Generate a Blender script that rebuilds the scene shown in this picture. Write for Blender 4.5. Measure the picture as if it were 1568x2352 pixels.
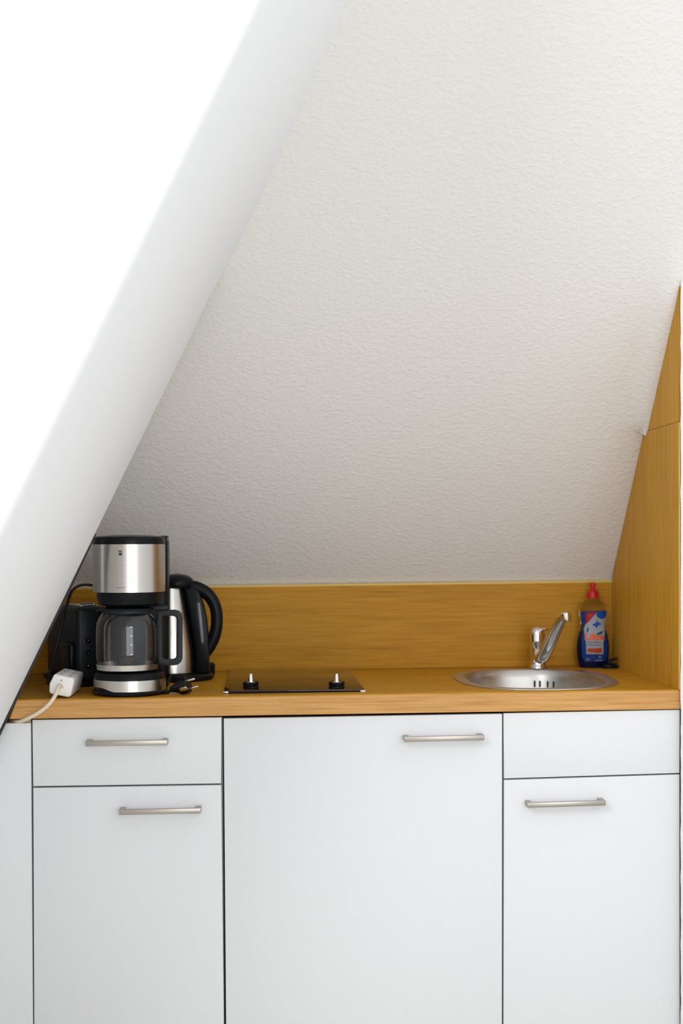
import bpy, bmesh, math, random
from mathutils import Vector, Matrix
random.seed(4)
for o in list(bpy.data.objects): bpy.data.objects.remove(o)
SC = bpy.context.scene
COL = SC.collection
PI = math.pi

# ------------------------------------------------------------------ camera
CAM = Vector((0.5161, -2.9334, 1.2292)); YAW, PIT, ROL, F = 0.0494, -0.0171, -0.0044, 3143.7
PX, PY = 784.0, 1176 + 124.6
fwd = Vector((math.sin(YAW)*math.cos(PIT), math.cos(YAW)*math.cos(PIT), math.sin(PIT)))
rt0 = Vector((math.cos(YAW), -math.sin(YAW), 0)); up0 = rt0.cross(fwd)
RT = rt0*math.cos(ROL) + up0*math.sin(ROL); UP = -rt0*math.sin(ROL) + up0*math.cos(ROL)
cd = bpy.data.cameras.new('camera'); cam = bpy.data.objects.new('camera', cd); COL.objects.link(cam)
cam.matrix_world = Matrix(((RT.x, UP.x, -fwd.x, CAM.x), (RT.y, UP.y, -fwd.y, CAM.y), (RT.z, UP.z, -fwd.z, CAM.z), (0, 0, 0, 1)))
cd.sensor_fit = 'VERTICAL'; cd.sensor_height = 36; cd.lens = F*36/2352; cd.shift_y = 124.6/2352
cd.clip_start = .02
cd.dof.use_dof = True; cd.dof.focus_distance = 2.97; cd.dof.aperture_fstop = 2.2
SC.camera = cam

# ------------------------------------------------------------------ light and exposure
w = bpy.data.worlds.new('room_light'); SC.world = w; w.use_nodes = True
w.node_tree.nodes['Background'].inputs[0].default_value = (.97, .98, 1.0, 1)
w.node_tree.nodes['Background'].inputs[1].default_value = 1.0
def area(name, loc, target, sx, sy, power, color):
    l = bpy.data.lights.new(name, 'AREA'); l.shape = 'RECTANGLE'; l.size = sx; l.size_y = sy; l.energy = power; l.color = color
    o = bpy.data.objects.new(name, l); COL.objects.link(o); o.location = loc
    d = Vector(target) - Vector(loc); o.rotation_euler = d.to_track_quat('-Z', 'Y').to_euler(); return o
area('window_light', (1.7, -5.4, 1.4), (.3, 0, 1.2), 2.5, 2.4, 55, (.97, .985, 1))
area('left_wall_fill', (-1.3, -3.6, 2.9), (-.1, -1.2, 1.5), 1.2, 1.2, 50, (.96, .98, 1))  # added area light that brightens the near face of the left wall
SC.view_settings.view_transform = 'Standard'; SC.view_settings.look = 'None'
SC.view_settings.gamma = 1; SC.view_settings.exposure = 0.09; SC.view_settings.use_curve_mapping = False

# ------------------------------------------------------------------ rays from measured points
def ray(px, py): return (fwd*F + RT*(px-PX) + UP*(PY-py)).normalized()
def atY(px, py, y):
    d = ray(px, py); return CAM + d*((y-CAM.y)/d.y)
def atPlane(px, py, p, n):
    d = ray(px, py); return CAM + d*((p-CAM).dot(n)/d.dot(n))
def sc(y): return F/(y-CAM.y)          # pixels per metre at depth y

# ------------------------------------------------------------------ materials
def mat(name, col, rough=.5, metal=0, spec=.5, trans=0, ior=1.45, coat=0):
    m = bpy.data.materials.new(name); m.use_nodes = True
    b = m.node_tree.nodes['Principled BSDF']
    b.inputs['Base Color'].default_value = (*col, 1); b.inputs['Roughness'].default_value = rough
    b.inputs['Metallic'].default_value = metal; b.inputs['Specular IOR Level'].default_value = spec
    b.inputs['Transmission Weight'].default_value = trans; b.inputs['IOR'].default_value = ior
    b.inputs['Coat Weight'].default_value = coat
    return m
def nodes(m): return m.node_tree.nodes, m.node_tree.links, m.node_tree.nodes['Principled BSDF']
def coords(m, scale):
    n, l, b = nodes(m); g = n.new('ShaderNodeNewGeometry'); mp = n.new('ShaderNodeMapping'); mp.inputs['Scale'].default_value = scale
    l.new(g.outputs['Position'], mp.inputs[0]); return mp.outputs[0]
def noise(m, vec, scale, detail=3, rough=.5):
    n, l, b = nodes(m); t = n.new('ShaderNodeTexNoise'); t.inputs['Scale'].default_value = scale
    t.inputs['Detail'].default_value = detail; t.inputs['Roughness'].default_value = rough; l.new(vec, t.inputs['Vector']); return t.outputs[0]
def ramp(m, fac, stops):
    n, l, b = nodes(m); r = n.new('ShaderNodeValToRGB'); e = r.color_ramp.elements
    while len(e) < len(stops): e.new(.5)
    for k, (p, c) in enumerate(stops): e[k].position = p; e[k].color = (*c, 1) if len(c) == 3 else c
    l.new(fac, r.inputs[0]); return r.outputs[0]
def bump(m, h, strength, dist):
    n, l, b = nodes(m); u = n.new('ShaderNodeBump'); u.inputs['Strength'].default_value = strength; u.inputs['Distance'].default_value = dist
    l.new(h, u.inputs['Height']); l.new(u.outputs[0], b.inputs['Normal'])

def wood(name, grain, c1, c2, c3, rough=.42):
    m = mat(name, c2, rough, spec=.16)
    n, l, b = nodes(m)
    s = {'x': (1.6, 34, 34), 'z': (34, 34, 1.6)}[grain]; s2 = {'x': (7, 260, 260), 'z': (260, 260, 7)}[grain]
    a = noise(m, coords(m, s), 1.0, 4, .55); f = noise(m, coords(m, s2), 1.0, 2, .6)
    mx = n.new('ShaderNodeMath'); mx.operation = 'MULTIPLY_ADD'; l.new(f, mx.inputs[0]); mx.inputs[1].default_value = .80
    ad = n.new('ShaderNodeMath'); ad.operation = 'MULTIPLY'; l.new(a, ad.inputs[0]); ad.inputs[1].default_value = .32
    l.new(ad.outputs[0], mx.inputs[2])
    l.new(ramp(m, mx.outputs[0], [(.36, c1), (.56, c2), (.76, c3)]), b.inputs['Base Color'])
    bump(m, f, .08, .0005)
    return m
M = {}
M['oak_x'] = wood('oak_laminate_along', 'x', (.385, .172, .009), (.50, .236, .016), (.59, .30, .027))
M['oak_z'] = wood('oak_laminate_upright', 'z', (.45, .212, .016), (.56, .278, .026), (.64, .335, .040), .5)
M['oak_front'] = wood('oak_worktop_edge', 'x', (.44, .215, .066), (.55, .295, .10), (.64, .36, .135))  # edge banding tone, with some of the cool front light put into it
M['oak_edge'] = mat('raw_oak_edge', (.74, .52, .14), .6)
def plaster(name, col, strength, scale):
    m = mat(name, col, .92, spec=.2)
    n, l, b = nodes(m)
    a = noise(m, coords(m, (.75, 1, 1)), scale, 3, .5)
    r = ramp(m, a, [(.40, (0, 0, 0)), (.72, (1, 1, 1))])
    bump(m, r, strength, .0028); return m
M['woodchip'] = plaster('textured_plaster', (.79, .775, .75), .30, 118)
M['smooth'] = plaster('painted_plaster', (.90, .92, .94), .10, 60)
M['wallr'] = plaster('rough_white_plaster', (.72, .71, .71), .5, 70)
M['door'] = mat('white_laminate', (.715, .725, .737), .55, spec=.25)
M['carcass'] = mat('cabinet_board', (.45, .45, .42), .7)
M['gapdark'] = mat('gap_shade_board', (.04, .04, .038), .8)  # shade of the gaps put into the colour; also used on toe kicks
M['nickel'] = mat('brushed_nickel', (.40, .37, .335), .36, 1)
M['steel'] = mat('brushed_steel', (.66, .63, .60), .27, 1)
n_, l_, b_ = nodes(M['steel'])
l_.new(ramp(M['steel'], noise(M['steel'], coords(M['steel'], (3, 3, 900)), 1, 2), [(.3, (.535, .51, .475)), (.7, (.57, .545, .51))]), b_.inputs['Base Color'])
M['sink'] = mat('satin_sink_steel', (.54, .525, .50), .36, 1)
M['chrome'] = mat('chrome', (.78, .77, .76), .07, 1)
M['black'] = mat('black_plastic', (.006, .007, .008), .3, spec=.16)
M['softblack'] = mat('satin_black_plastic', (.014, .017, .020), .4, spec=.25)
M['rubber'] = mat('black_cable_sheath', (.006, .006, .007), .4, spec=.25)
M['hob'] = mat('brown_black_glass', (.032, .013, .005), .03, spec=.55)
M['glass'] = mat('carafe_glass', (.93, .95, .96), .015, trans=1, ior=1.42)
M['gauge'] = mat('smoky_gauge', (.16, .155, .165), .25)
M['whiteplastic'] = mat('white_plastic', (.83, .82, .80), .4)
M['cream'] = mat('cream_cable_sheath', (.74, .65, .48), .5)
M['beige'] = mat('beige_board', (.45, .41, .32), .7)
M['red'] = mat('red_plastic_cap', (.52, .008, .012), .35)
M['clearplastic'] = mat('clear_bottle_plastic', (.80, .78, .70), .06, trans=1, ior=1.12)
M['bluesoap'] = mat('blue_detergent_in_bottle', (.001, .004, .034), .12, spec=.35)
M['l_blue'] = mat('label_blue', (.008, .085, .42), .4)
M['l_sky'] = mat('label_bright_blue', (.01, .16, .70), .4)
M['l_white'] = mat('label_pale', (.68, .73, .80), .45)
M['l_red'] = mat('label_red', (.70, .02, .03), .4)
M['l_orange'] = mat('label_orange', (.80, .12, .02), .4)
M['l_ink'] = mat('label_ink', (.05, .06, .20), .5)
M['l_lilac'] = mat('label_lilac', (.30, .30, .58), .5)
M['l_teal'] = mat('label_teal', (.01, .18, .24), .5)
M['floor'] = mat('pale_grey_flooring', (.66, .62, .56), .7)
M['seambrown'] = mat('dark_brown_seam', (.12, .05, .01), .8)
M['print'] = mat('dark_print', (.02, .02, .02), .5)
M['greyprint'] = mat('grey_print', (.13, .15, .17), .5)

# ------------------------------------------------------------------ mesh helpers
def nb(): return bmesh.new()
def merge(dst, src):
    me = bpy.data.meshes.new('t'); src.to_mesh(me); dst.from_mesh(me); bpy.data.meshes.remove(me); src.free(); return dst
def bevel(bm, r, seg=2, ang=.6):
    es = [e for e in bm.edges if len(e.link_faces) == 2 and e.calc_face_angle(0) > ang]
    if es and r > 0: bmesh.ops.bevel(bm, geom=es, offset=r, segments=seg, profile=.5, affect='EDGES', clamp_overlap=True)
    return bm
def box(x0, x1, y0, y1, z0, z1, r=0, seg=2):
    bm = nb(); bmesh.ops.create_cube(bm, size=1)
    for v in bm.verts: v.co = Vector(((x0+x1)/2+v.co.x*(x1-x0), (y0+y1)/2+v.co.y*(y1-y0), (z0+z1)/2+v.co.z*(z1-z0)))
    return bevel(bm, r, seg)
def prism(pts, vec, r=0, seg=2):
    """closed polygon of 3-D points pushed along vec"""
    bm = nb(); a = [bm.verts.new(p) for p in pts]; b = [bm.verts.new(Vector(p)+Vector(vec)) for p in pts]; n = len(a)
    bm.faces.new(a); bm.faces.new(b[::-1])
    for i in range(n): bm.faces.new((a[i], b[i], b[(i+1) % n], a[(i+1) % n]))
    bmesh.ops.recalc_face_normals(bm, faces=bm.faces)
    return bevel(bm, r, seg)
def lathe(prof, c, seg=56, sx=1, sy=1, closed=False):
    bm = nb(); rings = []
    for (r, z) in prof:
        if r < 1e-6: rings.append([bm.verts.new((c[0], c[1], z))])
        else: rings.append([bm.verts.new((c[0]+r*sx*math.cos(2*PI*k/seg), c[1]+r*sy*math.sin(2*PI*k/seg), z)) for k in range(seg)])
    pr = list(zip(rings, rings[1:]))
    if closed: pr.append((rings[-1], rings[0]))
    for A, B in pr:
        for k in range(seg):
            k2 = (k+1) % seg
            if len(A) == 1 and len(B) == 1: continue
            if len(A) == 1: bm.faces.new((A[0], B[k2], B[k]))
            elif len(B) == 1: bm.faces.new((A[k], A[k2], B[0]))
            else: bm.faces.new((A[k], A[k2], B[k2], B[k]))
    bmesh.ops.recalc_face_normals(bm, faces=bm.faces)
    return bm
def smooth_path(P, n=8):
    P = [Vector(p) for p in P]; out = []
    for i in range(len(P)-1):
        p0 = P[max(i-1, 0)]; p1 = P[i]; p2 = P[i+1]; p3 = P[min(i+2, len(P)-1)]
        for k in range(n):
            t = k/n; out.append(.5*((2*p1)+(p2-p0)*t+(2*p0-5*p1+4*p2-p3)*t*t+(3*p1-p0-3*p2+p3)*t**3))
    out.append(P[-1]); return out
def sweep(P, ra, rb=None, side=None, seg=14, n=8, raw=False):
    """ra: radius (number or list over control points) in the 'side' direction, rb across"""
    ctl = len(P); Q = [Vector(p) for p in P] if raw else smooth_path(P, n)
    if raw: n = 1
    def val(r, i):
        if not isinstance(r, (list, tuple)): return r
        t = i/n; k = min(int(t), ctl-2); f = t-k; return r[k]*(1-f)+r[k+1]*f
    if rb is None: rb = ra
    bm = nb(); rings = []; s = Vector(side).normalized() if side else None; prev = None
    for i, q in enumerate(Q):
        t = (Q[min(i+1, len(Q)-1)]-Q[max(i-1, 0)]).normalized()
        if s is not None: u = (s - t*s.dot(t)).normalized()
        else:
            if prev is None: prev = t.orthogonal().normalized()
            u = (prev - t*prev.dot(t)).normalized(); prev = u
        v = t.cross(u); a, b = val(ra, i), val(rb, i)
        rings.append([bm.verts.new(q+u*a*math.cos(2*PI*k/seg)+v*b*math.sin(2*PI*k/seg)) for k in range(seg)])
    for A, B in zip(rings, rings[1:]):
        for k in range(seg): bm.faces.new((A[k], A[(k+1) % seg], B[(k+1) % seg], B[k]))
    bm.faces.new(rings[0][::-1]); bm.faces.new(rings[-1])
    bmesh.ops.recalc_face_normals(bm, faces=bm.faces)
    return bm
def rod(a, b, r, seg=16): return sweep([a, b], r, seg=seg, raw=True)
def rotbm(bm, c, axis, ang):
    bmesh.ops.rotate(bm, verts=bm.verts, cent=c, matrix=Matrix.Rotation(ang, 3, axis)); return bm
def text_bm(s, size, fn=None, spacing=1.0, bold=0):
    cu = bpy.data.curves.new('txt', 'FONT'); cu.body = s; cu.size = size; cu.align_x = 'CENTER'; cu.align_y = 'CENTER'
    cu.space_character = spacing; cu.offset = bold; cu.extrude = 0
    o = bpy.data.objects.new('txt', cu); COL.objects.link(o); bpy.context.view_layer.update()
    me = bpy.data.meshes.new_from_object(o.evaluated_get(bpy.context.evaluated_depsgraph_get()))
    bm = nb(); bm.from_mesh(me); bpy.data.objects.remove(o); bpy.data.curves.remove(cu); bpy.data.meshes.remove(me)
    bmesh.ops.triangulate(bm, faces=bm.faces)
    return bm

# ------------------------------------------------------------------ objects
def root(name, loc, label, cat, group=None):
    o = bpy.data.objects.new(name, None); o.empty_display_size = .03; COL.objects.link(o); o.location = loc
    o['label'] = label; o['category'] = cat
    if group: o['group'] = group
    return o
def wloc(o):
    v = Vector((0, 0, 0))
    while o: v += o.location; o = o.parent
    return v
def part(name, bm, m, parent=None, label=None, smooth=True, origin=None):
    off = wloc(parent) if parent else Vector(origin or (0, 0, 0))
    bmesh.ops.translate(bm, verts=bm.verts, vec=-off)
    me = bpy.data.meshes.new(name)
    if smooth:
        for f in bm.faces: f.smooth = True
        for e in bm.edges:
            if len(e.link_faces) == 2 and e.calc_face_angle(0) > .62: e.smooth = False
    bm.to_mesh(me); bm.free(); me.materials.append(M[m] if isinstance(m, str) else m)
    o = bpy.data.objects.new(name, me); COL.objects.link(o)
    if parent: o.parent = parent
    elif origin: o.location = origin
    if label: o['label'] = label
    return o
def tag(o, label, cat, group=None):
    o['label'] = label; o['category'] = cat
    if group: o['group'] = group
    return o
def struct(name, bm, m, label, cat):
    o = part(name, bm, m, None, None, False); o['kind'] = 'structure'; o['label'] = label; o['category'] = cat; return o

# ================================================================== structure
YS = 0.600                                   # wall plane behind the splashback
zl = atY(38, 1607, 0).z; zr = atY(1561, 1584, 0).z; xl = atY(38, 1607, 0).x; xr = atY(1561, 1584, 0).x
def ztop(x): return zl + (zr-zl)*(x-xl)/(xr-xl)
PANX = atY(1558, 1500, 0).x                  # inner face of the wooden side panel at the front

# slope: through the splash top line at YS and the front end of the panel
zsp = (atY(490, 1347, .585).z + atY(1390, 1335, .585).z)/2
p_a = Vector((0.7, YS, zsp+.004)); zf = atY(1557, 632, 0).z
SLN = Vector((0, zf-p_a.z, YS)).normalized()   # normal of slope plane (direction along slope = (0,-YS,zf-z))
def zslope(y): return p_a.z + (YS-y)/YS*(zf-p_a.z)
def yslope(z): return YS - (z-p_a.z)/(zf-p_a.z)*YS

# left cheek: plane that holds the depth direction; edge line in the plane Y=0
A0 = atY(0, 1681, 0); A1 = atY(505, 640, 0); mG = (A1.x-A0.x)/(A1.z-A0.z)
def gx(z): return A0.x + mG*(z-A0.z)
nG = Vector((1, 0, -mG)).normalized()
e1 = [atPlane(*p, Vector((gx(.9), 0, .9)), nG) for p in ((20, 1168), (300, 605), (590, 20))]

YE = sum(p.y for p in e1)/3
TH = .16
def cheek():
    bm = nb(); rows = []
    for z in [-.02, 1.78] + [1.84+.06*k for k in range(16)] + [3.3]:
        x = gx(z); kb = .125*max(0, z-1.78)
        R = .020; pts = []
        # cross-section: back face, rounded back edge, the long cheek, front corner, then the face that turns away to the left
        pts.append((x-TH, 0.0))      # the plaster thickens a little where it runs into the roof slope
        for i in range(7):
            a = PI/2*(1-i/6); pts.append((x+kb-R+R*math.cos(a), -R+R*math.sin(a)))
        for i in range(7):
            a = -PI/2*i/6; R2 = .03; pts.append((x-R2+R2*math.cos(a), YE+R2+R2*math.sin(a)))
        pts += [(x-1.6, YE), (x-1.6, YE+TH), (x-TH, YE+TH)]
        rows.append([bm.verts.new((px, py, z)) for px, py in pts])
    n = len(rows[0])
    for A, B in zip(rows, rows[1:]):
        for i in range(n): bm.faces.new((A[i], A[(i+1) % n], B[(i+1) % n], B[i]))
    bm.faces.new(rows[0][::-1]); bm.faces.new(rows[-1])
    bmesh.ops.recalc_face_normals(bm, faces=bm.faces); return bm
o = part('wall_left', cheek(), 'smooth'); o['kind'] = 'structure'; o['label'] = 'white leaning plastered cheek wall at the left of the kitchen niche'; o['category'] = 'wall'

zs1 = atY(225, 1226, 0).z
o = part('gap_shade_strip_1', prism([(gx(.1)-.003, -.0045, .1), (gx(.1)+.0036, -.0045, .1), (gx(zs1-.1)+.0036, -.0045, zs1-.1), (gx(zs1)+.0012, -.0045, zs1), (gx(zs1)-.003, -.0045, zs1)], (0, .0035, 0)), 'gapdark'); o['kind'] = 'structure'; o['label'] = 'narrow black strip standing in for the shade in the gap along the leaning cheek'; o['category'] = 'gap_shade_strip'  # dark strip laid over the gap, its shade put into the colour
# sloped roof surface, with a slightly thicker skirt of plaster beside the upper wooden panel
SEAM = atY(1560, 968, 0).z
ysm = yslope(SEAM)
def lift(x, z):
    """extra plaster thickness beside the upper wooden panel"""
    u = max(0, min(1, (x-(PANX-.06))/.058)); u = u*u*(3-2*u)
    v = max(0, min(1, (z-SEAM+.002)/(.005+.10*(1-u)))); w_ = 1-max(0, min(1, (z-zf+.06)/.16))
    return .021*u*v*w_*w_*(3-2*w_)
def slope():
    bm = nb(); ys = [YS+.03, .45] + sorted([ysm+.006, ysm+.001, ysm-.003] + [ysm-.003-(ysm+.12)*k/18 for k in range(1, 19)], reverse=True) + [-.4, -.75, -1.1]
    xs = [-1.1, .3, .9] + [PANX-.09+.09*k/12 for k in range(13)] + [PANX+.06, 2.3]
    def V(x, y): z = zslope(y); return Vector((x, y, z)) - SLN*lift(x, z)*(1 if SLN.y > 0 else -1)
    g = [[bm.verts.new(V(x, y)) for x in xs] for y in ys]
    back = [[bm.verts.new((x, y+.10, zslope(y)+.08)) for x in xs] for y in ys]
    for G in (g, back):
        for r in range(len(ys)-1):
            for c in range(len(xs)-1): bm.faces.new((G[r][c], G[r][c+1], G[r+1][c+1], G[r+1][c]))
    def strip(a, b):
        for i in range(len(a)-1): bm.faces.new((a[i], a[i+1], b[i+1], b[i]))
    strip(g[0], back[0]); strip(g[-1], back[-1]); strip([r[0] for r in g], [r[0] for r in back]); strip([r[-1] for r in g], [r[-1] for r in back])
    bmesh.ops.recalc_face_normals(bm, faces=bm.faces)
    return bm
o = part('ceiling', slope(), 'woodchip'); o['kind'] = 'structure'; o['label'] = 'white textured plaster roof slope above the splashback'; o['category'] = 'ceiling'
struct('wall_back', box(-1.1, 2.3, YS, YS+.08, -.02, zsp-.004), 'smooth', 'wall behind the splashback and the cabinets', 'wall')
NO = .13
struct('wall_niche_left', prism([(gx(-.02)-NO-.04, .03, -.02), (gx(-.02)-NO, .03, -.02), (gx(1.9)-NO, .03, 1.9), (gx(1.9)-NO-.04, .03, 1.9)], (0, YS-.03, 0)), 'smooth', 'side wall of the niche behind the leaning cheek', 'wall')
WX = atY(1562.5, 1400, -.012).x
def wall_right():
    random.seed(3); n = 90; zt = 2.2; bm = nb(); rows = []
    for k in range(n+1):
        z = -.02 + (zt+.02)*k/n; x = WX + random.uniform(0, .0016)
        rows.append([bm.verts.new(p) for p in ((x+.007, .6, z), (x+.007, -.004, z), (x, -.010, z), (2.3, -.012, z), (2.3, .6, z))])
    for A, B in zip(rows, rows[1:]):
        for i in range(5): bm.faces.new((A[i], A[(i+1) % 5], B[(i+1) % 5], B[i]))
    bm.faces.new(rows[0][::-1]); bm.faces.new(rows[-1])
    bmesh.ops.recalc_face_normals(bm, faces=bm.faces); return bm
struct('wall_right', wall_right(), 'wallr', 'white plastered wall end beside the wooden panel', 'wall')
struct('wall_light_block', box(2.3, 2.38, -2.6, .6, -.02, 2.7), 'smooth', 'unseen white wall added at the right to block and bounce light', 'wall')  # added out of view to dim the right door and bounce light left
struct('floor', box(-3.2, 3.6, -6.0, .7, -.08, -.02), 'floor', 'pale floor in front of the kitchen', 'floor')

# ================================================================== side panels and splashback
def panel(z0, z1, xin):
    def X(y): return xin
    y0, y1 = yslope(z0)+.0, yslope(z1)
    pts = [(xin, 0, z0), (xin, max(y0, .0)+.008, z0), (xin, max(y1, 0)+.008, z1), (xin, 0, z1)]
    return prism(pts, (XR-xin, 0, 0))
XR = WX+.0045
yb = .584
zb_ = ztop(PANX)+.0002
def low_panel():
    pts = [(PANX, -.001, zb_), (PANX, yb-.002, zb_), (PANX, yb-.002, yslope(0) if False else zslope(yb-.002)+.0), (PANX, ysm+.004, SEAM-.0008), (PANX, -.001, SEAM-.0008)]
    pts[2] = (PANX, yb-.002, zslope(yb-.002)+.002); pts[3] = (PANX, ysm+.004, SEAM-.0008)
    return prism(pts, (XR-PANX, 0, 0))
o = root('side_panel', (PANX+.01, .2, zb_), 'tall oak laminate side panel standing on the right end of the worktop', 'panel')
part('board', low_panel(), 'oak_z', o)
part('edge_strip', box(PANX-.0002, PANX+.0028, -.0022, -.0008, zb_, SEAM-.0015), 'oak_edge', o, 'bright yellow edge banding')
part('seam_strip', box(PANX+.0016, XR-.001, .003, ysm, SEAM-.0022, SEAM+.0002), 'seambrown', o, 'dark seam above the board')
def up_panel():
    return prism([(PANX+.001, -.001, SEAM+.0004), (PANX+.001, ysm, SEAM+.0004), (PANX+.001, .004, zslope(.004)), (PANX+.001, -.001, zf-.012)], (XR-PANX-.001, 0, 0))
o = root('side_panel', (PANX+.01, .1, SEAM), 'narrow pointed oak laminate panel above the seam, meeting the roof slope', 'panel')
part('board', up_panel(), 'oak_z', o)
xsl = gx(ztop(0))-NO+.0
o = root('splashback', (.7, yb, ztop(.7)), 'oak laminate splashback board along the back of the worktop', 'splashback')
zspL = atY(490, 1348, yb).z; zspR = atY(1390, 1336.5, yb).z
def zsb(x):
    xa = atY(490, 1348, yb).x; xb = atY(1390, 1336, yb).x; return zspL+(zspR-zspL)*(x-xa)/(xb-xa)
part('board', prism([(xsl, yb, ztop(xsl)+.001), (PANX-.0005, yb, ztop(PANX)+.001), (PANX-.0005, yb, zsb(PANX)-.0015), (gx(zsb(0))-NO+.001, yb, zsb(xsl)-.0015)], (0, YS-yb-.0005, 0)), 'oak_x', o)
part('top_edge', prism([(gx(zsb(0))-NO+.003, yb-.0006, zsb(xsl)-.0014), (PANX-.0005, yb-.0006, zsb(PANX)-.0014), (PANX-.0005, yb-.0006, zsb(PANX)+.004), (gx(zsb(0))-NO+.003, yb-.0006, zsb(xsl)+.004)], (0, YS-yb-.001, 0)), 'oak_edge', o, 'pale raw top edge')

# ================================================================== worktop with a cut-out for the sink
# sink outline on the worktop plane
WN = Vector((-(zr-zl)/(xr-xl), 0, 1)).normalized(); WP = Vector((xl, 0, zl))
def onTop(px, py): return atPlane(px, py, WP, WN)
for q in ((1128, 1554), (1264, 1584), (1458, 1574), (1152, 1559), (1434, 1574), (503, 1542), (788, 1536), (838, 1593), (514, 1595), (1300, 1539)):
    print('top', q, tuple(round(v, 3) for v in onTop(*q)))
SCX, SCY, SRX, SRY = 1.128, .272, .185, .248
def outline(ex, grow, n=72, k=2.6):
    P = []
    for i in range(n):
        a = 2*PI*i/n; c, s = math.cos(a), math.sin(a)
        P.append((SCX+(SRX+grow)*math.copysign(abs(c)**(2/k), c), SCY+(SRY+grow)*math.copysign(abs(s)**(2/k), s)))
    return P
def worktop():
    bm = nb()
    zbl = atY(22, 1651.5, 0).z; zbr = atY(1562, 1628.3, 0).z; xbl = atY(22, 1651.5, 0).x
    def zbot(x): return zbl+(zbr-zbl)*(x-xbl)/(XR-xbl)
    sk = -.045        # the left end runs a little outwards towards the back
    nx = gx(ztop(xl))-NO+.002; nxb = gx(zbl)-NO+.002; out = [(xl, 0), (XR, 0), (XR, YS-.0005), (nx, YS-.0005), (nx, .034), (xl-.006, .024)]
    outb = [(xbl, 0), (XR, 0), (XR, YS-.0005), (nxb, YS-.0005), (nxb, .034), (xbl-.006, .024)]
    hole = outline(0, -.012)
    T = [bm.verts.new((x, y, ztop(x))) for x, y in out]; H = [bm.verts.new((x, y, ztop(x))) for x, y in hole]
    Tb = [bm.verts.new((x, y, zbot(x))) for x, y in outb]; Hb = [bm.verts.new((x, y, zbot(x))) for x, y in hole]
    for O, I in ((T, H), (Tb, Hb)):
        es = [bm.edges.new((O[i], O[(i+1) % 6])) for i in range(6)] + [bm.edges.new((I[i], I[(i+1) % len(I)])) for i in range(len(I))]
        bmesh.ops.triangle_fill(bm, edges=es, use_beauty=True)
    for O, B in ((T, Tb), (H, Hb)):
        n = len(O)
        for i in range(n): bm.faces.new((O[i], O[(i+1) % n], B[(i+1) % n], B[i]))
    bmesh.ops.recalc_face_normals(bm, faces=bm.faces)
    es = [e for e in bm.edges if all(abs(v.co.y) < 1e-6 for v in e.verts) and abs(e.verts[0].co.x-e.verts[1].co.x) > 1]
    bmesh.ops.bevel(bm, geom=es, offset=.0022, segments=3, profile=.5, affect='EDGES')
    return bm
o = root('worktop', (.7, .3, .9), '', '')
part('slab', worktop(), 'oak_x', o)
zbl = atY(22, 1651.5, 0).z; zbr = atY(1562, 1628.3, 0).z; xbl = atY(22, 1651.5, 0).x
part('front_edge', prism([(xl+.0004, -.0012, zl-.0016), (xbl+.0004, -.0012, zbl), (XR, -.0012, zbr), (XR, -.0012, zr-.0016)], (0, .0013, 0), .0005, 1), 'oak_front', o, 'lighter oak edge strip')
tag(o, 'long oak laminate worktop resting across the white base cabinets', 'worktop')

# ================================================================== base cabinets
YD = .004; TD = .018
def front(c, r=.0012):
    """door front from its four corners in the front plane: TL TR BR BL"""
    return prism([atY(px, py, YD) for px, py in c], (0, TD, 0), r, 2)
def ext(p, q, y): t = (y-p[1])/(q[1]-p[1]); return (p[0]+(q[0]-p[0])*t, y)
def handle(parent, l, r):
    """bow handle; l and r are (x, y) centres of the bar ends"""
    yb_ = YD-.032; a = atY(l[0], l[1], yb_); b = atY(r[0], r[1], yb_); h = .0056; d = .0046
    dx = (b-a); bm = prism([(a.x, yb_, a.z-h), (b.x, yb_, b.z-h), (b.x, yb_, b.z+h), (a.x, yb_, a.z+h)], (0, .009, 0), .0012)
    for q, s in ((a, 1), (b, -1)):
        x0, x1 = sorted((q.x, q.x+s*.0115))
        merge(bm, box(x0, x1, yb_+.006, YD+.0005, q.z-h, q.z+h, .001))
    return part('handle', bm, 'nickel', parent, 'brushed metal bow handle')
BOT = 2440
def carcass(x0, x1, zt0, par, m='carcass', wide=.0):
    return part('body', box(x0, x1, YD+TD+.0015, .575, .085, zt0), m, par)
ld = [(74, 1653.5), (508.5, 1648), (507.5, 1799.5), (76, 1806)]
lo = [(76, 1810), (508, 1803.5), ext((508, 1803.5), (514, 2352), BOT), ext((76, 1810), (78.5, 2352), BOT)]
md = [(513.5, 1650.5), (1152.8, 1639.5), ext((1152.8, 1639.5), (1152.5, 2352), BOT), ext((513.5, 1650.5), (519, 2352), BOT)]
rd = [(1156.2, 1638.5), (1561, 1630), (1560.2, 1775.5), (1157.4, 1788.3)]
ro = [(1157.4, 1792), (1560.2, 1779), (1561, BOT), (1156, BOT)]
zt0 = atY(72, 1652, YD).z-.003
def X(px): return atY(px, 2000, YD).x
L0, L1, L2, L3 = X(73), X(512.8), X(1154.5), XR-.0005
zd_ = min(atY(1562, 1628.3, 0).z, atY(22, 1651.5, 0).z)-.0045
o = root('base_cabinet', ((L0+L1)/2, .28, 0), 'white base cabinet under the coffee maker, one drawer over one door', 'cabinet')
carcass(L0+.0005, L1-.0005, zd_, o)
d = part('drawer', front(ld), 'door', o); handle(d, (196, 1708.5), (384, 1706))
d = part('door', front(lo), 'door', o); handle(d, (273, 1866), (461, 1862.5))
part('toe_kick', box(L0+.002, L1-.002, .06, .08, -.018, .09), 'gapdark', o)
o = root('base_cabinet', ((L1+L2)/2, .28, 0), 'wide white base cabinet in the middle with a single full-height door', 'cabinet')
part('body', box(L1+.0005, L2-.0005, YD+TD+.0015, .575, .085, zd_), 'gapdark', o)  # dark body colour stands in for shade in the door gaps
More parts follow.
